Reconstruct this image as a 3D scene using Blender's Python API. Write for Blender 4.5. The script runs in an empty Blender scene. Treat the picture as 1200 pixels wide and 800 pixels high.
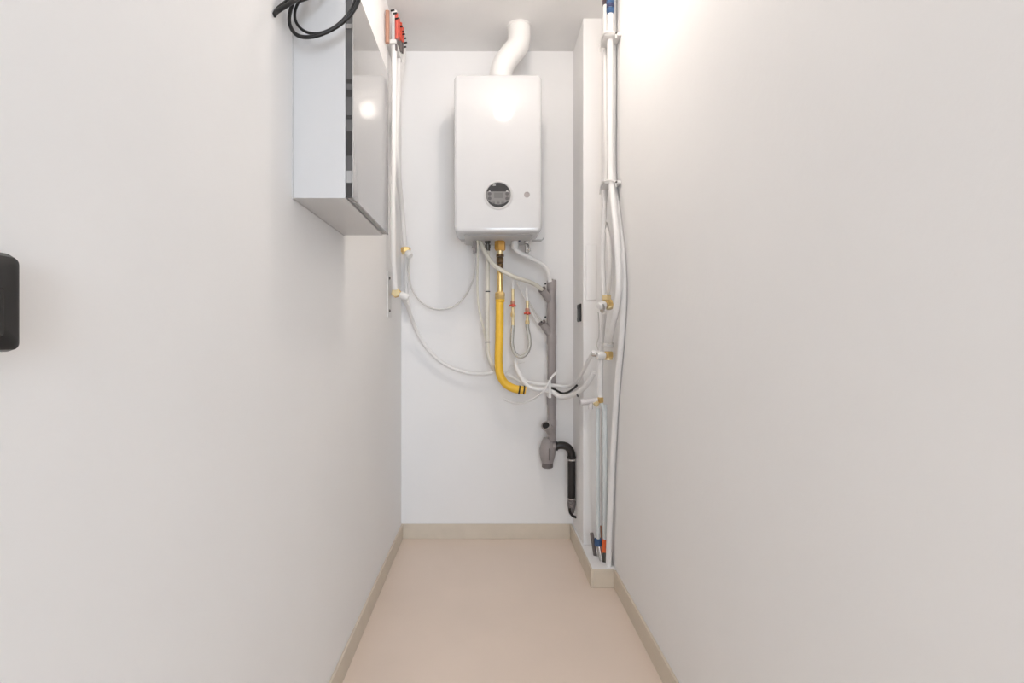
import bpy, bmesh, math, random
from mathutils import Vector, Matrix

# ------------------------------------------------------------------ camera
S = bpy.context.scene
C = S.collection
F = 600.0                       # focal length in pixels of the 1200 px frame
CAMZ = 1.05
cam_d = bpy.data.cameras.new('camera'); cam = bpy.data.objects.new('camera', cam_d); C.objects.link(cam)
cam.location = (0, 0, CAMZ); cam.rotation_euler = (math.pi / 2, 0, 0)
cam_d.sensor_width = 36; cam_d.lens = 18
cam_d.shift_x = 0.025; cam_d.shift_y = -0.0025
cam_d.clip_start = 0.02
S.camera = cam

# ------------------------------------------------------------------ world, lights, exposure
P_SKY, P_REAR, P_HALL, LAMP_EMIT = 1.0, 104.0, 22.0, 130.0   # light strengths
w = bpy.data.worlds.new('world'); S.world = w; w.use_nodes = True
w.node_tree.nodes['Background'].inputs[0].default_value = (0.85, 0.92, 1.0, 1)
w.node_tree.nodes['Background'].inputs[1].default_value = P_SKY

def area(name, loc, target, sx, sy, power, col):
    l = bpy.data.lights.new(name, 'AREA'); l.shape = 'RECTANGLE'; l.size = sx; l.size_y = sy
    l.energy = power; l.color = col
    o = bpy.data.objects.new(name, l); C.objects.link(o); o.location = loc
    o.rotation_euler = (Vector(target) - Vector(loc)).to_track_quat('-Z', 'Y').to_euler()
    return o
# added cool frontal fill, placed as daylight in an invented rear window
area('rear_fill_light', (0.80, -4.40, 1.50), (0.80, 0, 1.45), 1.6, 1.8, P_REAR, (0.77, 0.87, 1.0))
# added warm fill under the hall ceiling behind the camera, no known lamp
area('hall_fill_light', (-0.7, -2.8, 2.50), (-0.7, -2.8, 0), 0.5, 0.5, P_HALL, (1.0, 0.94, 0.87))
S.view_settings.view_transform = 'Standard'; S.view_settings.look = 'None'
S.view_settings.gamma = 1; S.view_settings.use_curve_mapping = False
S.view_settings.exposure = 0.0

# ------------------------------------------------------------------ helpers
def W(px, py, d):                # a point at distance d seen at pixel (px, py)
    return Vector(((px - 570) * d / F, d, CAMZ + (397 - py) * d / F))
def X(px, py, x):                # same, on the plane x = const (a side wall)
    return W(px, py, x * F / (px - 570))

def srgb(r, g, b):
    f = lambda c: (c / 255 / 12.92) if c / 255 <= 0.04045 else ((c / 255 + 0.055) / 1.055) ** 2.4
    return (f(r), f(g), f(b), 1)

def mat(name, col, rough=0.5, metal=0.0, noise=0.0, scale=8.0, bump=0.0, bscale=60.0, **kw):
    m = bpy.data.materials.new(name); m.use_nodes = True
    nt = m.node_tree; b = nt.nodes['Principled BSDF']
    b.inputs['Base Color'].default_value = col
    b.inputs['Roughness'].default_value = rough; b.inputs['Metallic'].default_value = metal
    for k, v in kw.items(): b.inputs[k.replace('_', ' ')].default_value = v
    tc = nt.nodes.new('ShaderNodeTexCoord')
    n = nt.nodes.new('ShaderNodeTexNoise'); n.inputs['Scale'].default_value = scale; n.inputs['Detail'].default_value = 5
    nt.links.new(tc.outputs['Object'], n.inputs['Vector'])
    a = max(noise, 0.012)
    r = nt.nodes.new('ShaderNodeValToRGB')
    r.color_ramp.elements[0].position = 0.3; r.color_ramp.elements[1].position = 0.7
    r.color_ramp.elements[0].color = tuple(c * (1 - a) for c in col[:3]) + (1,)
    r.color_ramp.elements[1].color = tuple(min(1, c * (1 + a)) for c in col[:3]) + (1,)
    nt.links.new(n.outputs['Fac'], r.inputs['Fac']); nt.links.new(r.outputs['Color'], b.inputs['Base Color'])
    if bump:
        n2 = nt.nodes.new('ShaderNodeTexNoise'); n2.inputs['Scale'].default_value = bscale; n2.inputs['Detail'].default_value = 3
        nt.links.new(tc.outputs['Object'], n2.inputs['Vector'])
        bp = nt.nodes.new('ShaderNodeBump'); bp.inputs['Strength'].default_value = bump; bp.inputs['Distance'].default_value = 0.002
        nt.links.new(n2.outputs['Fac'], bp.inputs['Height']); nt.links.new(bp.outputs['Normal'], b.inputs['Normal'])
    return m

M = {
 'wall': mat('painted_plaster', (0.925, 0.918, 0.91, 1), 0.75, noise=0.01, scale=2, bump=0.25, bscale=45),
 'ceiling': mat('ceiling_paint', (0.93, 0.92, 0.91, 1), 0.85, bump=0.15, bscale=60),
 'floor': mat('beige_tile_floor', srgb(236, 219, 204), 0.42, noise=0.03, scale=2.2, bump=0.1, bscale=90),
 'skirt': mat('beige_skirting_tile', srgb(218, 207, 190), 0.5, noise=0.03, scale=14),
 'enamel': mat('white_enamel', (0.645, 0.647, 0.65, 1), 0.07),
 'enamel_matt': mat('white_coated_steel', (0.80, 0.79, 0.78, 1), 0.45),
 'pvc': mat('white_plastic', (0.85, 0.84, 0.82, 1), 0.35),
 'hose': mat('white_pipe_plastic', (0.88, 0.87, 0.855, 1), 0.38),
 'cream': mat('cream_hose_plastic', (0.74, 0.71, 0.62, 1), 0.4),
 'bluish': mat('pale_blue_white_pipe', (0.74, 0.79, 0.79, 1), 0.35),
 'grey_tube': mat('grey_tube_plastic', (0.68, 0.665, 0.64, 1), 0.35),
 'drain': mat('grey_pvc', srgb(160, 153, 151), 0.42, noise=0.02),
 'drain_dark': mat('dark_grey_pvc', srgb(112, 104, 102), 0.45),
 'black': mat('black_plastic', (0.007, 0.0065, 0.0065, 1), 0.42),
 'blackp': mat('black_drain_plastic', (0.016, 0.013, 0.012, 1), 0.3),
 'pipe_shade': mat('pipe_interior_shade', (0.02, 0.018, 0.018, 1), 0.9),  # near black, the shade inside the drain socket as a colour
 'brass': mat('brass', (0.78, 0.56, 0.24, 1), 0.28, 0.85, noise=0.06, scale=80),
 'brassp': mat('brass_pale', (0.80, 0.66, 0.38, 1), 0.35, 0.7, noise=0.06, scale=80),
 'bronze': mat('dark_bronze', (0.16, 0.10, 0.05, 1), 0.4, 0.6, noise=0.1, scale=90),
 'orangeb': mat('orange_brass_nut', (0.72, 0.40, 0.10, 1), 0.35, 0.45, noise=0.06, scale=80),
 'chrome': mat('chrome', (0.62, 0.61, 0.60, 1), 0.2, 0.9),
 'darkm': mat('dark_metal', (0.10, 0.095, 0.085, 1), 0.35, 0.7),
 'yellow': mat('yellow_gas_hose', srgb(245, 196, 58), 0.42, noise=0.03, scale=30),
 'red': mat('red_plastic', srgb(214, 78, 52), 0.4),
 'coral': mat('coral_red_sleeve', srgb(214, 96, 82), 0.45),
 'copper': mat('copper', (0.50, 0.27, 0.19, 1), 0.5, 0.2),
 'orange': mat('orange_plastic', srgb(238, 104, 48), 0.4),
 'blue': mat('blue_plastic', srgb(52, 88, 130), 0.4),
 'navy': mat('navy_plastic', srgb(58, 62, 96), 0.4),
 'purple': mat('dark_purple_plastic', srgb(70, 56, 66), 0.4),
 'grey': mat('light_grey_steel', (0.60, 0.595, 0.59, 1), 0.45),
 'screen': mat('dark_display', (0.028, 0.025, 0.024, 1), 0.2),
 'keypad': mat('grey_keypad', (0.20, 0.19, 0.185, 1), 0.35),
 'lcd': mat('lcd', (0.135, 0.13, 0.125, 1), 0.3),
 'key': mat('dark_keys', (0.075, 0.07, 0.068, 1), 0.4),
 'print': mat('light_print', (0.42, 0.41, 0.40, 1), 0.4),
 'cabinet': mat('white_grey_cabinet_coating', (0.69, 0.685, 0.68, 1), 0.4),
 'door': mat('smoked_gloss_door', (0.50, 0.495, 0.49, 1), 0.06, 0.55),
 'flange': mat('smoked_door_edge', (0.12, 0.117, 0.115, 1), 0.15),
 'flange2': mat('smoked_door_edge_dark', (0.035, 0.033, 0.032, 1), 0.25),
 'bag': mat('grey_mesh_wrap', (0.18, 0.16, 0.155, 1), 0.5, noise=0.5, scale=110, bump=0.8, bscale=260),
 'clearp': mat('clear_plastic', (0.74, 0.71, 0.71, 1), 0.2),
 'braid': mat('braided_steel', (0.52, 0.51, 0.47, 1), 0.35, 0.5, noise=0.25, scale=400, bump=0.5, bscale=500),
}
lm = bpy.data.materials.new('lamp_diffuser'); lm.use_nodes = True
_b = lm.node_tree.nodes['Principled BSDF']; _b.inputs['Emission Color'].default_value = (1.0, 0.90, 0.82, 1)
_b.inputs['Emission Strength'].default_value = LAMP_EMIT
M['lamp'] = lm

def link(name, bm, m, parent=None, smooth=True, angle=38):
    bmesh.ops.recalc_face_normals(bm, faces=bm.faces)
    me = bpy.data.meshes.new(name)
    for f in bm.faces: f.smooth = smooth
    if smooth:
        for e in bm.edges:
            if len(e.link_faces) == 2 and e.calc_face_angle(0) > math.radians(angle): e.smooth = False
    bm.to_mesh(me); bm.free()
    me.materials.append(M[m] if isinstance(m, str) else m)
    o = bpy.data.objects.new(name, me); C.objects.link(o)
    if parent is not None:
        o.parent = parent
        bpy.context.view_layer.update()
        o.matrix_parent_inverse = parent.matrix_world.inverted()
    return o

def tag(o, label=None, cat=None, group=None, kind=None):
    if label: o['label'] = label
    if cat: o['category'] = cat
    if group: o['group'] = group
    if kind: o['kind'] = kind
    return o
def thing(name, loc, label, cat, group=None):
    o = bpy.data.objects.new(name, None); C.objects.link(o); o.location = loc; o.empty_display_size = 0.02
    bpy.context.view_layer.update()
    return tag(o, label, cat, group)
def struct(o): return tag(o, kind='structure')

def box(bm, x0, x1, y0, y1, z0, z1, bev=0.0, seg=2):
    r = bmesh.ops.create_cube(bm, size=1)
    vs = r['verts']
    for v in vs:
        v.co = Vector(((x0 + x1) / 2 + v.co.x * (x1 - x0), (y0 + y1) / 2 + v.co.y * (y1 - y0), (z0 + z1) / 2 + v.co.z * (z1 - z0)))
    if bev:
        es = list({e for v in vs for e in v.link_edges})
        bmesh.ops.bevel(bm, geom=es, offset=bev, segments=seg, affect='EDGES', profile=0.5)
def boxo(name, m, parent, *a, **k):
    bm = bmesh.new(); box(bm, *a, **k); return link(name, bm, m, parent, smooth=False)

def spline(pts, n=8):
    P = [Vector(p) for p in pts]
    if len(P) < 3: return P
    Q = [P[0] * 2 - P[1]] + P + [P[-1] * 2 - P[-2]]
    out = []
    for i in range(1, len(Q) - 2):
        p0, p1, p2, p3 = Q[i - 1:i + 3]
        # centripetal Catmull-Rom
        t0 = 0.0; t1 = t0 + max(1e-4, (p1 - p0).length) ** .5; t2 = t1 + max(1e-4, (p2 - p1).length) ** .5; t3 = t2 + max(1e-4, (p3 - p2).length) ** .5
        for k in range(n):
            t = t1 + (t2 - t1) * k / n
            A1 = p0 * ((t1 - t) / (t1 - t0)) + p1 * ((t - t0) / (t1 - t0))
            A2 = p1 * ((t2 - t) / (t2 - t1)) + p2 * ((t - t1) / (t2 - t1))
            A3 = p2 * ((t3 - t) / (t3 - t2)) + p3 * ((t - t2) / (t3 - t2))
            B1 = A1 * ((t2 - t) / (t2 - t0)) + A2 * ((t - t0) / (t2 - t0))
            B2 = A2 * ((t3 - t) / (t3 - t1)) + A3 * ((t - t1) / (t3 - t1))
            out.append(B1 * ((t2 - t) / (t2 - t1)) + B2 * ((t - t1) / (t2 - t1)))
    out.append(P[-1])
    return out

def tube(bm, pts, r, n=12, smooth=True, sub=8, r1=None):
    P = spline(pts, sub) if smooth else [Vector(p) for p in pts]
    rings = []; up = None
    for i, p in enumerate(P):
        t = (P[min(i + 1, len(P) - 1)] - P[max(i - 1, 0)]).normalized()
        if up is None:
            up = t.orthogonal().normalized()
        up = (up - t * up.dot(t)).normalized()
        s = t.cross(up)
        rr = r if r1 is None else r + (r1 - r) * i / (len(P) - 1)
        rings.append([bm.verts.new(p + (up * math.cos(a) + s * math.sin(a)) * rr) for a in [2 * math.pi * k / n for k in range(n)]])
    for a, b in zip(rings, rings[1:]):
        for k in range(n): bm.faces.new((a[k], a[(k + 1) % n], b[(k + 1) % n], b[k]))
    bm.faces.new(rings[0][::-1]); bm.faces.new(rings[-1])
def tubeo(name, m, parent, pts, r, **k):
    bm = bmesh.new(); tube(bm, pts, r, **k); return link(name, bm, m, parent)

def lathe(bm, p0, d, prof, n=20):
    p0 = Vector(p0); d = Vector(d).normalized(); u = d.orthogonal().normalized(); s = d.cross(u)
    rings = []
    for r, h in prof:
        c = p0 + d * h
        if r < 1e-5: rings.append([bm.verts.new(c)])
        else: rings.append([bm.verts.new(c + (u * math.cos(a) + s * math.sin(a)) * r) for a in [2 * math.pi * (k + .5) / n for k in range(n)]])
    for a, b in zip(rings, rings[1:]):
        for k in range(n):
            q = [a[k % len(a)], a[(k + 1) % n % len(a)], b[(k + 1) % n % len(b)], b[k % len(b)]]
            q2 = []
            for v in q:
                if v not in q2: q2.append(v)
            if len(q2) > 2: bm.faces.new(q2)
    if len(rings[0]) > 2: bm.faces.new(rings[0][::-1])
    if len(rings[-1]) > 2: bm.faces.new(rings[-1])
def latheo(name, m, parent, p0, d, prof, n=20):
    bm = bmesh.new(); lathe(bm, p0, d, prof, n); return link(name, bm, m, parent)
Zd = Vector((0, 0, -1)); Zu = Vector((0, 0, 1)); Yc = Vector((0, -1, 0))
def nut(name, m, parent, p, d, r, h):      # hexagonal nut with chamfers
    return latheo(name, m, parent, p, d, [(r * .82, 0), (r, h * .15), (r, h * .85), (r * .82, h)], n=6)
def collar(name, m, parent, p, d, r, h):
    return latheo(name, m, parent, p, d, [(r * .9, 0), (r, h * .15), (r, h * .85), (r * .9, h)], n=18)

# ------------------------------------------------------------------ the room
XL, XR, YB, ZC = -0.448, 0.547, 2.70, 2.566
YF = -0.55                      # where the side walls end and the hall begins
PX, PY, PZ = 0.450, 2.16, 0.075 # plinth
CX, CY = 0.457, 2.42            # boxed-in chase in the back right corner
struct(boxo('floor', 'floor', None, -1.9, 2.2, -4.6, YB + .1, -0.1, 0))
struct(boxo('ceiling', 'ceiling', None, -1.9, 2.2, -4.6, YB + .1, ZC, ZC + .1))
struct(boxo('wall_left', 'wall', None, XL - .1, XL, YF, YB, 0, ZC))
struct(boxo('wall_right', 'wall', None, XR, XR + .1, YF, YB, 0, ZC))
struct(boxo('wall_back', 'wall', None, XL - .1, XR + .1, YB, YB + .1, 0, ZC))
struct(boxo('wall_chase', 'wall', None, CX, XR, CY, YB, PZ, ZC, bev=0.004))
struct(boxo('trim_1', 'wall', None, PX, XR, PY + .008, YB, 0, PZ))
# the hall behind the camera
struct(boxo('wall_hall_left', 'wall', None, -1.9, -1.8, -4.6, YF + .1, 0, ZC))
struct(boxo('wall_hall_front_left', 'wall', None, -1.8, XL - .1, YF, YF + .1, 0, ZC))
struct(boxo('wall_hall_front_right', 'wall', None, XR + .1, 2.0, YF, YF + .1, 0, ZC))
bm = bmesh.new()
box(bm, -1.8, -0.05, -4.6, -4.5, 0, ZC); box(bm, 1.65, 2.0, -4.6, -4.5, 0, ZC); box(bm, -0.05, 1.65, -4.6, -4.5, 0, 0.55); box(bm, -0.05, 1.65, -4.6, -4.5, 2.45, ZC)
struct(link('wall_rear', bm, 'wall', smooth=False))
bm = bmesh.new()
box(bm, -0.05, 0.0, -4.58, -4.53, 0.55, 2.45); box(bm, 1.6, 1.65, -4.58, -4.53, 0.55, 2.45); box(bm, 0.0, 1.6, -4.58, -4.53, 0.55, 0.6); box(bm, 0.0, 1.6, -4.58, -4.53, 2.4, 2.45); box(bm, 0.77, 0.83, -4.58, -4.53, 0.6, 2.4)
struct(link('window_added', bm, 'pvc', smooth=False))  # unseen window, added to carry the cool fill light

T = 0.009
def skirt(name, *a):
    o = boxo(name, 'skirt', None, *a, bev=0.0015); return struct(o)
skirt('baseboard_left', XL, XL + T, YF, YB, 0, 0.076)
skirt('baseboard_back', XL + T, PX - T, YB - T, YB, 0, 0.076)
skirt('baseboard_right', XR - T, XR, YF, PY, 0, 0.076)
skirt('baseboard_plinth_side', PX - T, PX, PY, YB, 0, 0.076)
skirt('baseboard_plinth_front', PX, XR - T, PY - 0.001, PY + .008, 0, 0.076)

# ceiling lamp of the cupboard (just above the frame)
LX0, LY0, LZ0 = 0.121, 1.56, 2.495
L = thing('ceiling_lamp', (LX0, LY0, ZC), 'round glowing globe lamp hanging on a short white fitting from the ceiling', 'lamp')
latheo('lamp_rose', 'pvc', L, (LX0, LY0, ZC), Zd, [(0.045, 0), (0.045, 0.008), (0.03, 0.016), (.022, .02), (.022, .026)], n=32)
R_ = .05
latheo('lamp_globe', 'lamp', L, (LX0, LY0, LZ0 + R_), Zd, [(R_ * math.sin(math.pi * q / 14), R_ * (1 - math.cos(math.pi * q / 14))) for q in range(15)], n=28)

# ------------------------------------------------------------------ boiler
BD = 2.37
bx0, bx1, bz0, bz1 = W(532, 0, BD).x, W(635, 0, BD).x, W(0, 272, BD).z, W(0, 86.5, BD).z
boiler = thing('combi_boiler', ((bx0 + bx1) / 2, YB, bz0), 'white wall-hung gas boiler with round control display on the back wall', 'boiler')
def rrect(x0, x1, z0, z1, r, ins, y, bm, seg=6):
    x0 += ins; x1 -= ins; z0 += ins; z1 -= ins; r = max(r - ins, 0.004)
    vs = []
    for cx, cz, a0 in ((x1 - r, z1 - r, 0), (x0 + r, z1 - r, 90), (x0 + r, z0 + r, 180), (x1 - r, z0 + r, 270)):
        for k in range(seg + 1):
            a = math.radians(a0 + 90 * k / seg)
            vs.append(bm.verts.new((cx + r * math.cos(a), y, cz + r * math.sin(a))))
    return vs
def shell(bm, x0, x1, z0, z1, r, prof):
    rings = [rrect(x0, x1, z0, z1, r, ins, y, bm) for y, ins in prof]
    n = len(rings[0])
    for a, b in zip(rings, rings[1:]):
        for k in range(n): bm.faces.new((a[k], a[(k + 1) % n], b[(k + 1) % n], b[k]))
    bm.faces.new(rings[0]); bm.faces.new(rings[-1][::-1])
bm = bmesh.new()
shell(bm, bx0, bx1, bz0, bz1, 0.026, [(BD - .0003, 0.022), (BD, 0.0135), (BD + .0015, 0.008), (BD + .005, 0.003), (BD + .011, 0.0005), (BD + .02, 0), (BD + .16, 0), (2.56, 0.001)])
link('shell', bm, 'enamel', boiler, angle=50)
boxo('chassis', 'enamel_matt', boiler, bx0 + .034, bx1 - .030, 2.561, YB - .004, bz0 + .004, bz1 - .01, bev=.004)
# recessed underside lip and the two bracket hooks
boxo('underside_panel', 'grey', boiler, bx0 + .044, bx1 - .04, 2.43, 2.66, bz0 - .006, bz0, bev=.002)
def hook(px, s):
    p = W(px, 281, 2.56); bm = bmesh.new()
    box(bm, min(p.x, p.x + s * .045), max(p.x, p.x + s * .045), 2.555, 2.60, p.z - .003, p.z + .001)
    tube(bm, [p + Vector((s * .004, 0.01, 0)), p + Vector((-s * .004, .01, .003)), p + Vector((-s * .010, .01, .012))], .0025, n=8)
    tube(bm, [p + Vector((s * .040, 0.02, -.002)), p + Vector((s * .044, .03, .03))], .006, n=8)
    link('bracket_hook', bm, 'grey', boiler)
hook(540, 1); hook(635, -1)
# control dial
cc = W(584, 228.5, BD)
def disc(name, m, parent, c, r, t, n=48, off=0.0):
    return latheo(name, m, parent, Vector(c) + Yc * off, Yc, [(r, 0), (r, t * .7), (r * .985, t)], n=n)
bm = bmesh.new(); lathe(bm, cc, Yc, [(0.0685, -.001), (0.068, .0015), (0.0655, .0035), (0.061, .0038), (0.0585, .002), (0.0575, 0.0008)], n=56)
ring = link('dial_ring', bm, 'grey', boiler)
pan = disc('control_panel', 'screen', boiler, cc, 0.0570, .0025)
# lower keypad: the part of the disc below a horizontal chord, leaving a dark rim at the bottom
bm = bmesh.new(); pts = []
R1 = 0.0558
y_off = 0.0026
zt = 0.016
import itertools
a0 = math.asin(zt / R1)
arc = [(R1 * math.cos(a), R1 * math.sin(a)) for a in [a0 - (a0 + math.radians(30)) * k / 8 for k in range(9)]]
low = [(x * .96, -0.028 - 0.016 * (1 - (x / .045) ** 2) ) for x in [0.040 - .08 * k / 10 for k in range(11)]]
arc2 = [(-x, z) for x, z in arc[::-1]]
poly = arc + low + arc2
f = [bm.verts.new((cc.x + x, cc.y - y_off, cc.z + z)) for x, z in poly]; b = [bm.verts.new((cc.x + x, cc.y - y_off + .001, cc.z + z)) for x, z in poly]
bm.faces.new(f); bm.faces.new(b[::-1])
for k in range(len(f)): bm.faces.new((f[k], b[k], b[(k + 1) % len(f)], f[(k + 1) % len(f)]))
link('keypad', bm, 'keypad', pan, smooth=False)
def keyb(name, m, dx, dz, w_, h_, t=.0012):
    p = cc + Vector((dx, -.0026, dz)); boxo(name, m, pan, p.x - w_ / 2, p.x + w_ / 2, p.y - t, p.y, p.z - h_ / 2, p.z + h_ / 2, bev=.0004)
keyb('lcd_screen', 'lcd', 0.001, -0.002, .042, .026)
keyb('printed_mark', 'print', -0.019, 0.045, .014, .005, .0004)
for sx in (-1, 1):
    for dz in (0.006, -0.016): 
        latheo('button', 'key', pan, cc + Vector((sx * .0405, -.0026, dz)), Yc, [(.0085, 0), (.0078, .0014)], n=16)
latheo('indicator_light', 'print', pan, cc + Vector((.0405, -.0026, .016)), Yc, [(.0055, 0), (.005, .0012)], n=12)
latheo('indicator_light', 'print', pan, cc + Vector((-.0405, -.0026, .016)), Yc, [(.0045, 0), (.004, .0010)], n=12)
for k in (-1, 0, 1):
    for j in (0, 1): keyb('button', 'key', -.001 + k * .0215, -0.0295 - j * .0085, .014, .0048)
sb = W(617.5, 228, BD)
latheo('service_button', 'drain', boiler, sb, Yc, [(.0135, -.001), (.0135, .0012), (.0105, .0016), (.0095, .0006), (.006, .0006)], n=24)
# stubs and taps under the boiler
D = 2.56
s1 = thing  # noqa
def stub(px, m, prof):
    p = W(px, 283, D); p.z = bz0 - .002
    return latheo('connector', m, boiler, p, Zd, prof, n=16)
stub(556.5, 'drain', [(.012, 0), (.013, .008), (.010, .012), (.010, .026), (.014, .03), (.014, .036), (.009, .04), (.009, .062)])
stub(571.5, 'darkm', [(.015, 0), (.015, .012), (.009, .014), (.009, .02), (.014, .022), (.014, .035), (.012, .04), (.012, .05), (.008, .055)])
o = stub(617.5, 'chrome', [(.014, 0), (.016, .01), (.012, .02), (.010, .03), (.011, .06), (.008, .064)]); o.name = 'drain_tap'
p = W(618, 288, D - .02)
tubeo('tap_lever', 'chrome', boiler, [p + Vector((-.01, .01, .012)), p + Vector((.004, -.012, 0)), p + Vector((.010, -.018, -.03))], .005, n=10)
o = stub(603.5, 'pvc', [(.016, 0), (.019, .012), (.019, .03), (.016, .045)])
p = W(606, 279, D)
tubeo('valve_cap', 'navy', boiler, [p + Vector((-.014, -.02, .010)), p + Vector((.004, -.024, .004)), p + Vector((.012, -.02, -.02))], .006, n=10)

# flue
fl = thing('flue_pipe', W(586, 85, 2.50), 'white bent flue pipe rising from boiler top into the ceiling', 'pipe')
f0 = W(587, 84, 2.49); f0.z = bz1 - .012
tubeo('pipe', 'pvc', fl, [f0, f0 + Vector((0, 0, .07)), f0 + Vector((.012, 0, .115)), f0 + Vector((.045, 0, .165)), f0 + Vector((.078, 0, .205)), f0 + Vector((.088, 0, .24)), Vector((f0.x + .088, f0.y, ZC + .002))], .055, n=28)
collar('collar', 'pvc', fl, f0, Zu, .060, .035)
latheo('ceiling_ring', 'pvc', fl, (f0.x + .088, f0.y, ZC + .001), Zd, [(.062, 0), (.060, .004), (.057, .006)], n=28)

# ------------------------------------------------------------------ gas line
g = thing('gas_pipe', W(586, 300, D), 'brass gas pipe with a yellow hose bending right under the boiler', 'pipe')
gp = lambda py: W(586, py, D)
k = D / F                        # metres per pixel at distance D
a = gp(275); a.z = bz0 - .001
nut('brass_nut', 'orangeb', g, a, Zd, .028, .052)
tubeo('brass_pipe', 'brassp', g, [gp(286), gp(299)], .0145, smooth=False, n=16)
collar('dark_fitting', 'bronze', g, gp(298), Zd, .020, .012); nut('dark_fitting', 'bronze', g, gp(301.5), Zd, .018, .030); collar('dark_fitting', 'bronze', g, gp(309), Zd, .0165, .026)
tubeo('brass_pipe', 'brass', g, [gp(314), gp(345)], .0140, smooth=False, n=16)
nut('brass_nut', 'brass', g, gp(342), Zd, .0255, .040)
yp = [W(585.5, 351, D), W(585.5, 372, D), W(585, 400, D), W(584.5, 425, D), W(586.5, 440, D), W(593, 450, D), W(602, 455, D), W(616, 457.5, D)]
tubeo('yellow_hose', 'yellow', g, yp, .0205, n=16)
collar('yellow_collar', 'yellow', g, gp(350.5), Zd, .0235, .014)
for px in (608.5, 614):
    a = W(px, 456.6, D); collar('black_band', 'black', g, a + Vector((-.004, 0, 0)), Vector((1, 0, -.15)), .0228, .008)

# ------------------------------------------------------------------ hoses under the boiler
def hose(name, label, cat, m, r, pts, group=None, **kw):
    o = tubeo(name, m, None, pts, r, **kw); return tag(o, label, cat, group)
hp = thing('heating_pipe', W(572, 290, D), 'straight white pipe with two black clips, left of the yellow hose', 'pipe')
tubeo('pipe', 'cream', hp, [W(571.5, 289, D), W(571.5, 310, D), W(571.3, 400, D), W(572, 414, D), W(575.5, 426, D), W(580, 434, D + .04)], .0105, n=12)
for py in (341, 400): collar('clip', 'black', hp, W(571.5, py, D), Zd, .0125, .005)
hose('signal_cable', 'thin cream cable hanging from the left edge under the boiler', 'cable', 'cream', .0055,
     [W(559, 277, D - .025), W(560, 286, D - .03), W(560, 300, D - .02), W(559.5, 340, D), W(562, 365, D), W(566, 382, D), W(571, 405, D + .03), W(573, 420, D + .05)], n=8)
hose('condensate_hose', 'cream hose crossing diagonally over the brass gas pipe to the grey drain', 'hose', 'cream', .0105,
     [W(561, 279, D), W(567, 292, D - .03), W(577, 308, D - .05), W(590, 318, D - .05), W(604, 325, D - .04), W(620, 330, D), W(630, 335, D + .03), W(635.5, 339.5, D + .045)], n=12)
hose('overflow_hose', 'translucent beige hose arching right from boiler into top of grey drain', 'hose', 'hose', .0115,
     [W(603.5, 291, D), W(609, 296, D), W(622, 302, D), W(634, 309, D + .02), W(641, 317, D + .04), W(644.5, 330, D + .055)], n=12)
fl2 = thing('filling_loop', W(610, 400, D), 'braided filling loop hanging in a U between two red-handled valves', 'hose')
def rvalve(px, py0, py1, py2, pyb):
    z = lambda py: W(px, py, D)
    b_ = tubeo('valve_body', 'brassp', fl2, [z(py0), z(pyb)], .0075, smooth=False, n=12)
    nut('valve_nut', 'copper', b_, z(py1 - 6), Zd, .012, .030)
    nut('valve_nut', 'brassp', b_, z(py1 + 8), Zd, .0115, .022)
    h_ = tubeo('red_handle', 'red', b_, [z(py1) + Vector((-.017, -.012, -.002)), z(py1) + Vector((0, -.018, .002)), z(py1) + Vector((.013, -.012, -.003))], .0045, n=8)
    latheo('handle_hub', 'red', b_, z(py1) + Vector((0, -.012, 0)), Yc, [(.009, 0), (.009, .008), (.006, .012)], n=12)
rvalve(601, 338, 358, 370, 383); rvalve(618, 352, 367, 376, 378)
tubeo('feed_pipe', 'hose', fl2, [W(601, 326, D), W(601, 342, D)], .006, smooth=False)
tubeo('feed_pipe', 'hose', fl2, [W(616.8, 336, D + .02), W(618, 354, D)], .0045, smooth=False)
tubeo('braided_hose', 'braid', fl2, [W(601, 381, D), W(600.3, 392, D), W(600.2, 404, D), W(603.5, 414, D), W(609.5, 418, D), W(616, 415, D), W(620.3, 406, D), W(620, 394, D), W(618, 384, D), W(618, 376, D)], .0095, n=12)
hose('drain_tube', 'thin grey tube from right filling valve to the lower drain branch', 'tube', 'grey_tube', .005,
     [W(619, 352, D + .01), W(624, 361, D + .02), W(630, 370, D + .03), W(636, 377.5, D + .05)], n=8)
hose('drain_tube', 'thin white tube slanting down left of the lower drain branch', 'tube', 'hose', .0055,
     [W(606, 329, D + .03), W(612, 343, D + .04), W(620, 360, D + .05), W(629, 378, D + .07), W(640, 391, D + .09)], n=8)

# ------------------------------------------------------------------ grey drain stack
DS = 2.635
dr = thing('drain_pipe', W(646, 515, DS), 'vertical grey plastic drain pipe with two side inlets on the back wall', 'pipe')
rr = .0215
tubeo('pipe', 'drain', dr, [W(646.3, 329, DS), W(646.3, 517, DS)], rr, smooth=False, n=20)
for py, h in ((328, .055), (354, .12), (392, .05), (463, .05), (492, .03)):
    collar('socket', 'drain', dr, W(646.3, py, DS), Zd, rr + .0035, h)
for py in (345, 384):
    b_ = tubeo('side_inlet', 'drain', dr, [W(645, py + 8, DS), W(635, py - 6, DS - .02)], .019, smooth=False, n=18)
    for q in ((634.5, py - 7), (639, py - 12.5)):
        latheo('inlet_screw', 'black', b_, W(q[0], q[1], DS - .03), Yc, [(.005, 0), (.005, .008)], n=8)
    a = W(635.5, py - 5.5, DS - .019); d_ = (W(635, py - 6, DS - .02) - W(645, py + 8, DS)).normalized()
    collar('inlet_ring', 'drain_dark', b_, a - d_ * .004, d_, .0205, .012)
latheo('inlet_top', 'drain_dark', dr, W(645, 328.5, DS - .002), Zd, [(.0145, -.006), (.0150, .002)], n=16)
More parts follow.
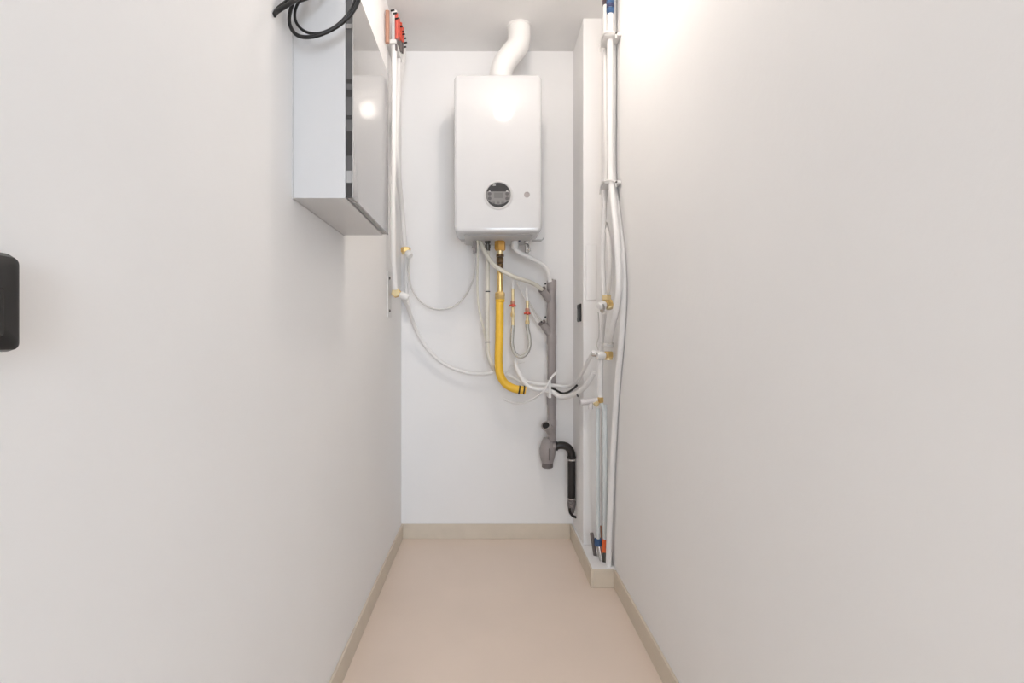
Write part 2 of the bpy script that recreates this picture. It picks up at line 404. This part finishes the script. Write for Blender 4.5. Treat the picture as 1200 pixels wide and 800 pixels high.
# open inlet with elbow
e0 = W(647, 515, DS - .025); e2 = W(640.2, 499.5, DS - .07)
tubeo('elbow', 'drain', dr, [e0, W(646, 508, DS - .035), W(643, 502.5, DS - .055), e2], .0205, n=18)
dd = Vector((-.35, -.7, .6)).normalized()
latheo('open_socket', 'drain', dr, e2 - dd * .008, dd, [(.020, 0), (.0235, .006), (.0235, .020), (.019, .0205), (.018, .012), (0, .008)], n=22)
latheo('socket_shade', 'pipe_shade', dr, e2 + dd * .009, dd, [(.0178, 0), (.0178, .0015)], n=22)  # solid dark disc painted as the shade inside the open socket
# bottle trap
tr = thing('bottle_trap', W(641.5, 548, DS), 'grey bulb-shaped trap at the foot of the drain pipe', 'trap')
t0 = W(641.5, 513, DS - .015); kk = DS / F
latheo('trap_body', 'drain', tr, t0, Zd, [(.020, -.002), (.026, .008), (.034, .03), (.0405, .055), (.0405, .080), (.036, .105), (.030, .122), (.030, .126)], n=28)
latheo('trap_cap', 'drain_dark', tr, t0 + Zd * .126, Zd, [(.0255, 0), (.029, .004), (.029, .022), (.024, .026)], n=14)
latheo('trap_seam', 'drain_dark', tr, t0 + Vector((.006, -.040, -.045)), Zd, [(.0035, 0), (.005, .01), (.004, .06)], n=8)
tubeo('trap_outlet', 'drain', tr, [t0 + Vector((0, 0, -.035)), W(652, 522.5, DS - .02)], .021, smooth=False, n=18)
# black outlet
bo = thing('black_drain_outlet', W(670, 583, DS - .02), 'black plastic elbow and downpipe beside the grey trap', 'pipe')
tubeo('elbow', 'blackp', bo, [W(651, 522.5, DS - .02), W(658, 521.5, DS - .02), W(665, 523.5, DS - .02), W(669, 529, DS - .02), W(669.7, 537, DS - .02)], .0195, n=18)
collar('seal_ring', 'blackp', bo, W(650.5, 522.5, DS - .02), Vector((1, 0, 0)), .0235, .014)
tubeo('downpipe', 'blackp', bo, [W(669.7, 536, DS - .02), W(669.7, 584, DS - .02)], .0195, smooth=False, n=18)
for py in (537, 583):
    collar('pipe_clamp', 'chrome', bo, W(669.7, py, DS - .02), Zd, .0225, .011 if py < 550 else .007)
collar('seal_ring', 'blackp', bo, W(669.7, 534.6, DS - .02), Zd, .0235, .010)
# the conduit beside it and the wrapped end
tubeo('conduit', 'pvc', bo, [W(674.8, 538, DS + .03), W(674.8, 592, DS + .03)], .004, smooth=False, n=8)
latheo('wrapped_end', 'bag', bo, W(669.7, 584.5, DS - .02), Zd, [(.018, 0), (.021, .012), (.020, .035), (.016, .055), (.013, .07), (.004, .078)], n=16)
tubeo('tail', 'blackp', bo, [W(667.5, 595, DS - .035), W(668, 600, DS - .035), W(671, 604, DS - .035), W(675, 606, DS - .03)], .0065, n=10)

# ------------------------------------------------------------------ left side group
XLp = -0.415
def LX(px, py, x=XLp): return X(px, py, x)
def valve(name, label, c, axis_in, brass_r, knob_dir, knob_len, group=None, m='brass'):
    v = thing(name, c, label, 'valve', group)
    nut('brass_body', m, v, c - axis_in * .014, axis_in, brass_r, .028)
    collar('brass_collar', 'brassp', v, c + axis_in * .012, axis_in, brass_r * .8, .010)
    kd = Vector(knob_dir).normalized()
    latheo('neck', 'chrome', v, c, kd, [(.009, 0), (.009, .022)], n=14)
    latheo('white_knob', 'pvc', v, c + kd * .018, kd, [(.013, 0), (.0175, .006), (.0175, knob_len * .7), (.013, knob_len)], n=16)
    return v
v1c = W(475.5, 293, 2.60)
valve('radiator_valve', 'upper brass valve with white knob by the left wall', v1c, Vector((0, 0, -1)), .025, (0.6, -.6, -.75), .036)
v2c = W(464.5, 343, 2.36)
valve('radiator_valve', 'lower brass valve with white knob against the left wall', v2c, Vector((0, -1, 0)), .023, (0.85, -.05, -.38), .042)
hose('supply_pipe', 'white pipe running straight down left wall to the lower brass valve', 'pipe', 'hose', .0118,
     [LX(462, 14), LX(462, 60), LX(461.5, 180), LX(460.5, 240), LX(461, 300), LX(463, 339)], 'white pipes down the left wall')
hose('supply_pipe', 'white pipe bending away from left wall to the upper brass valve', 'pipe', 'hose', .0118,
     [LX(467, 30), LX(466.5, 90), LX(464.6, 180), LX(468, 215), W(471.5, 250, 2.56), W(474.5, 287, 2.60)], 'white pipes down the left wall')
hose('connection_hose', 'thin grey hose looping from upper left valve up to boiler', 'hose', 'grey_tube', .0048,
     [W(479, 300, 2.585), W(479, 318, 2.60), W(482, 336, 2.61), W(490, 350, 2.61), W(503, 360, 2.61), W(519, 362.5, 2.61), W(536, 356, 2.61), W(548, 342, 2.60), W(555, 324, 2.58), W(556.6, 298, D)], n=8)
hose('connection_hose', 'short white pipe dropping from the upper left valve', 'pipe', 'hose', .0095,
     [W(475.5, 298, 2.60), W(475.5, 312, 2.63), W(476, 330, 2.645), W(477, 350, 2.65), W(480, 364, 2.655)], n=10)
hose('connection_hose', 'long white hose sagging from lower left valve behind the yellow hose', 'hose', 'hose', .0095,
     [W(468, 345, 2.38), W(474, 352, 2.45), W(480, 366, 2.55), W(488, 387, 2.63), W(502, 410, 2.65), W(522, 427, 2.65), W(545, 436, 2.65), W(565, 438, 2.65), W(585, 436, 2.64), W(603, 443, 2.62), W(616, 451, 2.60)], n=10)
# mounting plate on the left wall
mp = thing('mounting_plate', LX(456, 345, XL + .002), 'narrow grey mounting plate with screws on left wall beside the lower valve', 'bracket')
pl = X(456, 318, XL + .004); pl2 = X(456, 372, XL + .004)
boxo('plate', 'enamel_matt', mp, XL, XL + .005, pl.y - .03, pl.y + .05, pl2.z, pl.z, bev=.001)
for py in (326, 364): latheo('screw', 'darkm', mp, X(456, py, XL + .004), Vector((1, 0, 0)), [(.007, 0), (.005, .006)], n=10)
# manifold at the top of the left wall
mf = thing('pipe_manifold', LX(466, 20), 'row of coral-red pipe sleeves with black pins high on the left wall', 'manifold')
ymin = LX(462, 20).y
boxo('rail', 'pvc', mf, XL, XL + .046, 2.28, 2.44, W(0, 52, 2.31).z - .01, W(0, 52, 2.31).z + .006, bev=.002)
for i, (px, py, l, m_) in enumerate([(462.0, 13, .10, 'hose'), (464.6, 16, .115, 'coral'), (467.0, 22, .085, 'coral'), (469.4, 27, .085, 'red'), (471.8, 33, .07, 'coral')]):
    p = LX(px, py, XLp + .012 if i else XLp)
    s_ = tubeo('sleeve', m_, mf, [p, p - Vector((0, 0, l))], .0075 if i else .0122, smooth=False, n=14)
    if i:
        tubeo('tail_pipe', 'drain_dark', s_, [p - Vector((0, 0, l)), p - Vector((0, 0, l + .05))], .005, smooth=False, n=8)
for px, py in ((460.5, 12), (463.5, 15.5), (465.5, 21.5), (470.3, 31), (472, 37), (473, 40), (474.5, 45), (475.5, 50), (474.5, 55)):
    p = LX(px, py, XLp + .022)
    latheo('pin', 'black', mf, p, Vector((1, -.3, 0)), [(.0038, -.01), (.0038, .006)], n=8)
for k_ in range(3):
    p0 = LX(469.5 + 2.3 * k_, 60 + 4 * k_, XLp)
    tubeo('branch_pipe', 'hose', mf, [p0 + Vector((0, 0, .06)), p0, p0 + Vector((-.005, -.04 - .05 * k_, -.22)), p0 + Vector((-.012, -.08 - .08 * k_, -.45))], .008, n=10)
p = X(454, 13, XL + .014)  # copper-brown stub, its colour also stands for a brownish shadow here
hose('copper_shadow_stub', 'short copper-coloured stub that takes in the brownish shadow left of the coral-red sleeves near ceiling', 'pipe', 'copper', .0095, [p, p - Vector((0, 0, .14))], smooth=False)

# ------------------------------------------------------------------ right side group
def RX(px, py, x=.508): return X(px, py, x)
rs = 'white riser pipes on the right wall'
hose('riser_pipe', 'white riser pipe down right wall, bowed out and ending at middle brass valve', 'pipe', 'hose', .0125,
     [RX(715.2, -16), RX(715, 100), RX(716, 205), RX(719.5, 245), RX(723.5, 290), RX(725, 335), RX(722, 362), RX(717, 385), W(713, 404, 2.17)], rs)
hose('riser_pipe', 'outermost white riser pipe bowed toward the viewer on right wall, down to the plinth', 'pipe', 'hose', .0125,
     [RX(719.2, -6, .534), RX(719, 100, .534), RX(719, 205, .534), RX(724, 250, .534), RX(729.5, 300, .534), RX(731, 345, .534), RX(728, 400, .534), RX(722, 470, .534), RX(717, 560, .530), X(714, 630, .526), Vector((.525, 2.20, PZ - .003))], rs)
hose('riser_pipe', 'innermost white riser pipe on right wall ending at upper brass valve', 'pipe', 'hose', .0095,
     [RX(709.5, -4, .507), RX(709.5, 100, .507), RX(710, 212, .507), RX(707.5, 262, .50), RX(706.5, 300, .50), RX(707.5, 346, .50)], rs)
hose('riser_pipe', 'short curved white pipe beside the innermost riser, above the upper valve', 'pipe', 'hose', .0095,
     [RX(709.8, 262, .515), RX(713, 278, .515), RX(714.5, 305, .515), RX(714, 328, .515), RX(712, 348, .515)])
# pipe clamps
for py, lab in ((42, 'small white pipe clamp near top of the right riser pipes'), (214, 'small white pipe clamp halfway down the right riser pipes')):
    pc = thing('pipe_clamp', RX(716, py), lab, 'clamp')
    q = RX(716, py)
    boxo('strap', 'pvc', pc, q.x - .030, XR, q.y - .015, q.y + .075, q.z - .007, q.z + .006, bev=.003)
    tubeo('saddle', 'pvc', pc, [q + Vector((-.032, .06, -.03)), q + Vector((-.034, .03, -.004)), q + Vector((-.028, -.022, .002)), q + Vector((.012, -.026, -.004)), q + Vector((.016, -.02, -.022))], .004, n=8)
    latheo('screw', 'darkm', pc, q + Vector((.014, -.028, -.006)), Yc, [(.004, -.004), (.004, .004)], n=8)
# coloured ends at the top
q = RX(715.2, 8)
lb = thing('blue_sleeve', q, 'blue ribbed sleeve around the white riser at top edge', 'sleeve')
for i in range(6): collar('rib', 'blue' if i % 2 else 'navy', lb, RX(715.2, -12 + i * 4.4), Zd, .0160, .013)
for i in range(3): collar('rib', 'blue', lb, RX(715.2, 13 + i * 1.2), Zd, .0150 - i * .0006, .004)
q = RX(709.5, -8, .507)
tag(collar('dark_sleeve', 'purple', None, q, Zd, .0125, .052), 'dark purple sleeve around the innermost riser at top edge', 'sleeve')

# valves of the right side
va = W(713.5, 356, 2.13)
v = valve('radiator_valve', 'upper brass valve with white knob on the right side pipes', va, Vector((.2, -.3, -1)).normalized(), .0195, (-.9, -.35, -.2), .034)
nut('olive_nut', 'brassp', v, W(711, 345.5, 2.14), Zd, .020, .024)
latheo('knob_ring', 'chrome', v, W(706.5, 361, 2.11), Vector((-1, -.2, -.1)), [(.0195, 0), (.0195, .006)], n=16)
vb = W(713, 415.5, 2.17)
v = valve('radiator_valve', 'middle brass valve with white knob on the right side pipes', vb, Zd, .0215, (-.95, -.3, -.1), .036)
collar('grey_collar', 'grey_tube', v, W(713, 401.5, 2.17), Zd, .0235, .019)
latheo('hose_nozzle', 'chrome', v, W(699, 415, 2.16), Vector((-1, .3, .1)), [(.011, 0), (.012, .012), (.009, .02)], n=14)
vc = W(703.5, 469, 2.22)
v = thing('drain_valve', vc, 'lowest brass fitting with clear plastic tee above the pale pipes', 'valve')
nut('brass_body', 'brass', v, vc + Vector((0, 0, .014)), Zd, .015, .024)
nut('brass_elbow', 'brassp', v, vc + Vector((-.012, -.006, -.006)), Vector((-.7, -.2, -.7)), .012, .020)
tubeo('clear_tee', 'clearp', v, [vc + Vector((-.012, 0, 0)), W(683, 471, 2.22)], .0125, smooth=False, n=14)
tubeo('clear_branch', 'clearp', v, [W(692, 471, 2.22), W(692, 479, 2.22)], .010, smooth=False, n=14)
latheo('clear_cap', 'clearp', v, W(683, 471, 2.22), Vector((-1, 0, 0)), [(.015, 0), (.015, .008), (.012, .011)], n=14)
hose('link_pipe', 'straight white pipe between the upper and middle right valves', 'pipe', 'hose', .0095,
     [W(708.5, 366, 2.17), W(706.5, 385, 2.24), W(705, 405, 2.26), W(704.5, 426, 2.26)], n=10)
hose('link_pipe', 'straight white pipe from the middle right valve down to the lowest fitting', 'pipe', 'hose', .0115,
     [W(704, 424, 2.25), W(703.5, 440, 2.24), W(703.5, 466, 2.225)], n=12)
hose('thin_wire', 'thin grey wire hanging between the upper and middle right valves', 'wire', 'grey_tube', .0022,
     [W(701, 366, 2.15), W(702, 380, 2.2), W(701.5, 395, 2.25), W(699.5, 402, 2.25), W(701, 410, 2.2)], n=6)

# lower pale pipes that end in caps on the plinth
def foot(px, py, x): p = X(px, py, x); return p
hose('floor_pipe', 'left pale bluish pipe rising from blue cap on the plinth', 'pipe', 'bluish', .0085,
     [W(700.5, 478, 2.235), W(700.5, 540, 2.24), W(700.8, 600, 2.27), W(701, 632, 2.29)], 'pale pipes rising from the plinth', n=12)
hose('floor_pipe', 'right pale bluish pipe rising from orange cap on the plinth', 'pipe', 'bluish', .0105,
     [W(708.5, 474, 2.22), W(709, 540, 2.22), W(709, 600, 2.24), W(709, 632, 2.26)], 'pale pipes rising from the plinth', n=12)
hose('link_tube', 'short pale tube joining the lowest fitting to the right floor pipe', 'tube', 'bluish', .009,
     [W(704, 471, 2.22), W(706.5, 476, 2.215), W(708.3, 482, 2.22)], n=10)
def cap(name, label, px, py, d, m, r, h, ang=Zd):
    return tag(latheo(name, m, None, W(px, py, d), ang, [(r * .8, 0), (r, h * .1), (r, h * .9), (r * .8, h)], n=16), label, 'sleeve')
cap('blue_sleeve', 'blue sleeve at the foot of left pale pipe on the plinth', 701, 630.5, 2.29, 'blue', .017, .033)
cap('orange_sleeve', 'orange sleeve at the foot of right pale pipe on the plinth', 709, 631, 2.26, 'orange', .0135, .062)
def fz(px, d): p = W(px, 0, d); p.z = PZ - .003; return p
hose('floor_stub', 'dark grey pipe stub leaning left of the blue sleeve on the plinth', 'pipe', 'drain_dark', .0085, [W(693.3, 624.5, 2.30), W(695, 634, 2.30), fz(697.5, 2.31)], n=10)
hose('floor_stub', 'grey metallic pipe end standing under the blue sleeve on plinth', 'pipe', 'chrome', .011, [W(701.5, 638, 2.29), W(703, 645, 2.28), fz(705.5, 2.25)], n=12)
hose('floor_stub', 'dark metal pipe end standing under the orange sleeve on plinth', 'pipe', 'darkm', .010, [W(709, 645, 2.26), fz(708.5, 2.24)], n=12, smooth=False)
hose('floor_stub', 'thin black pipe in the corner right of the orange sleeve', 'pipe', 'bronze', .007, [W(711.3, 640, 2.25), fz(715.5, 2.21)], n=10, smooth=False)
hose('floor_stub', 'thin copper pipe behind and between blue and orange sleeves', 'pipe', 'copper', .005, [W(704.3, 616, 2.33), W(705, 628, 2.33), fz(706, 2.33)], n=10)

# hoses crossing from the boiler to the right side
DH = 2.56
hose('crossing_hose', 'upper white hose from middle right valve across the grey drain pipe', 'hose', 'hose', .0088,
     [W(696, 412, 2.15), W(690, 422, 2.22), W(682, 437, 2.34), W(674, 449, 2.45), W(664, 453, DH), W(645, 451, DH), W(628, 449, DH), W(616, 447, DH + .02)], n=12)
hose('crossing_hose', 'thick white hose forming the lowest bend right of the grey drain', 'hose', 'hose', .0118,
     [W(696, 436, 2.27), W(690, 447, 2.3), W(680, 458, 2.36), W(668, 464, 2.46), W(656, 465, 2.53), W(649, 460, DH), W(641, 457, DH), W(628, 455.5, DH), W(619, 452.5, DH), W(611, 442, DH), W(606, 432, DH + .02), W(603.5, 422, DH + .04)], n=12)
hose('black_cable', 'short black cable and shadow strip between the white hoses right of grey drain', 'cable', 'black', .0055,  # black strand also stands for the shade under the white hoses
     [W(643, 455.5, DH - .002), W(650, 456.5, DH + .02), W(657, 460, DH + .01), W(664, 460, 2.50), W(671, 456, 2.43), W(676, 451.5, 2.38)], n=8)
hose('tie_tube', 'thin cream tube curving under the yellow hose and past the drain', 'tube', 'hose', .0055,
     [W(590, 467.5, DH + .08), W(602, 472, DH + .06), W(614, 471.5, DH + .03), W(627, 466, DH), W(637, 458, DH - .03), W(642.5, 449, DH - .03), W(647, 441, DH - .03), W(652, 436, DH - .02)], n=8)
hose('thin_wire', 'thin white wire rising left of the braided filling loop', 'wire', 'hose', .0030,
     [W(592, 441, DH + .06), W(597, 432, DH + .06), W(606, 426, DH + .06), W(615, 424, DH + .06)], n=6)
tag(boxo('pipe_bracket', 'pvc', None, W(642.5, 0, DH).x, W(645.5, 0, DH).x, DH - .014, DH + .055, W(0, 466, DH).z, W(0, 446, DH).z, bev=.002), 'small white bracket holding the hoses to grey drain pipe', 'bracket')
tag(collar('hose_clip', 'black', None, W(675.5, 462.5, 2.385), Vector((1, 0, .5)), .0128, .006), 'small black clip on the lowest white hose bend', 'clip')

# black socket on the side of the chase and a white cover on its front
so = thing('wall_socket', (CX, 2.50, W(0, 366, 2.5).z), 'black wall socket seen edge-on right of the grey drain pipe', 'socket')
zc = W(0, 366.5, 2.5).z
boxo('socket_plate', 'black', so, CX - .007, CX + .001, 2.46, 2.54, zc - .043, zc + .043, bev=.003)
for s_ in (-1, 1): boxo('socket_lip', 'black', so, CX - .011, CX - .006, 2.475, 2.525, zc + s_ * .030 - .010, zc + s_ * .030 + .010, bev=.003)
zt_, zb_ = W(0, 286, 2.415).z, W(0, 352, 2.415).z
cv = thing('cover_plate', (.485, CY, zb_), 'flat white plastic cover on the boxed-in corner behind the right pipes', 'cover')
boxo('plate', 'wall', cv, CX + .012, XR - .026, CY - .006, CY + .001, zb_, zt_, bev=.004)

# ------------------------------------------------------------------ meter cabinet
y0, y1 = 1.184, 1.61
z0 = CAMZ + .3255; z1 = CAMZ + .832
xf = XL + .122
cb = thing('meter_cabinet', (XL, (y0 + y1) / 2, z0), 'white distribution cabinet with glossy smoked grey door on the left wall', 'cabinet')
boxo('body', 'cabinet', cb, XL + .001, xf, y0, y1, z0, z1, bev=.0012)
boxo('back_plate', 'grey', cb, XL, XL + .002, y0 - .003, y1 + .003, z0 - .002, z1 + .003)
xd = -0.308
dm = boxo('door', 'door', cb, xd - .003, xd, y0, y1, z0 + .001, z1, bev=.0012)
boxo('door_edge', 'flange', dm, xf + .001, xd - .0035, y0 + .002, y1 - .002, z0 + .003, z1 - .003)
zz = lambda py: CAMZ + (397 - py) * y0 / F
for a_, b_, m_ in ((93, 97, 'flange2'), (105, 113, 'flange2'), (135, 139, 'flange2'), (154, 182, 'flange2'), (28, 33, 'print'), (200, 214, 'print'), (215, 231.5, 'flange2')):
    boxo('hinge' if m_ == 'print' else 'edge_rib', m_, dm, xf + .0025, xd - .004, y0 - .0005, y0 + .004, zz(b_), zz(a_))

# black cables coiled over the near end of the cabinet
cg = 'black cables above the meter cabinet'
dC = 1.13
hose('black_cable', 'larger black cable loop hanging lowest in front of the cabinet top', 'cable', 'black', .0042,
     [W(372, -40, 1.15), W(350, -10, 1.13), W(340, 14, dC), W(340, 30, dC), W(348, 41, dC), W(362, 43.5, dC), W(382, 38, dC), W(402, 26, dC), W(416, 10, dC), W(423, -10, dC), W(424, -40, 1.15), W(405, -70, 1.2), W(370, -80, 1.2)], cg, n=10)
hose('black_cable', 'smaller black cable loop inside the larger one at cabinet top', 'cable', 'black', .0032,
     [W(376, -40, 1.17), W(356, -8, 1.145), W(346, 12, 1.14), W(347, 26, 1.14), W(356, 36, 1.14), W(370, 39.5, 1.14), W(388, 34, 1.14), W(404, 21, 1.14), W(415, 3, 1.14), W(418, -20, 1.15), W(412, -50, 1.18)], cg, n=10)
hose('black_cable', 'straight black cable slanting out of the left wall above the cabinet', 'cable', 'black', .0048,
     [Vector((XL + .002, 1.075, W(320, 18, 1.075).z)), W(324, 14, 1.08), W(338, 5, 1.09), W(354, -6, 1.12), W(372, -30, 1.17), W(378, -70, 1.2), W(372, -130, 1.2)], cg, n=10)
hose('black_cable', 'second black cable slanting close above the first at frame top', 'cable', 'black', .0042,
     [Vector((XL + .002, 1.08, W(321, 15, 1.08).z)), W(326, 10, 1.085), W(340, -1, 1.10), W(356, -14, 1.12), W(372, -44, 1.17), W(384, -70, 1.2), W(380, -130, 1.2)], cg, n=10)
hose('black_cable', 'third black cable crossing the gap above the smaller loop', 'cable', 'black', .0045,
     [W(346, 2, 1.12), W(356, -1, 1.125), W(368, -6, 1.14), W(384, -20, 1.16), W(392, -60, 1.2)], cg, n=10)

# ------------------------------------------------------------------ thermostat on the left wall
th = thing('wall_thermostat', (XL, .41, 1.04), 'black wall thermostat protruding from left wall at the frame edge', 'thermostat')
zt0, zt1 = 1.0385, 1.1185
bm = bmesh.new()
# rounded body: profile in y-z, bulging towards the room
prof = [(XL, 0), (XL + .018, 0), (XL + .026, .004), (XL + .029, .012)]
rings = []
def rr2(x, ins, bm):
    ya, yb, za, zb, r = .372 + ins, .465 - ins * .6, zt0 + ins * .5, zt1 + .008 - ins, .006
    vs = []
    for cy, cz, a0 in ((yb - r, zb - r, 0), (ya + r, zb - r, 90), (ya + r, za + r, 180), (yb - r, za + r, 270)):
        for k_ in range(5):
            a = math.radians(a0 + 22.5 * k_); vs.append(bm.verts.new((x, cy + r * math.cos(a), cz + r * math.sin(a))))
    return vs
rings = [rr2(x, i, bm) for x, i in prof]
for a, b in zip(rings, rings[1:]):
    for k_ in range(len(a)): bm.faces.new((a[k_], a[(k_ + 1) % len(a)], b[(k_ + 1) % len(a)], b[k_]))
bm.faces.new(rings[0]); bm.faces.new(rings[-1])
link('housing', bm, 'black', th)
boxo('glass_front', 'screen', th, XL + .0285, XL + .0295, .39, .444, zt0 + .014, zt1 - .024, bev=.0004)
boxo('indicator_mark', 'print', th, XL + .0288, XL + .0297, .425, .436, zt1 - .019, zt1 - .0175)
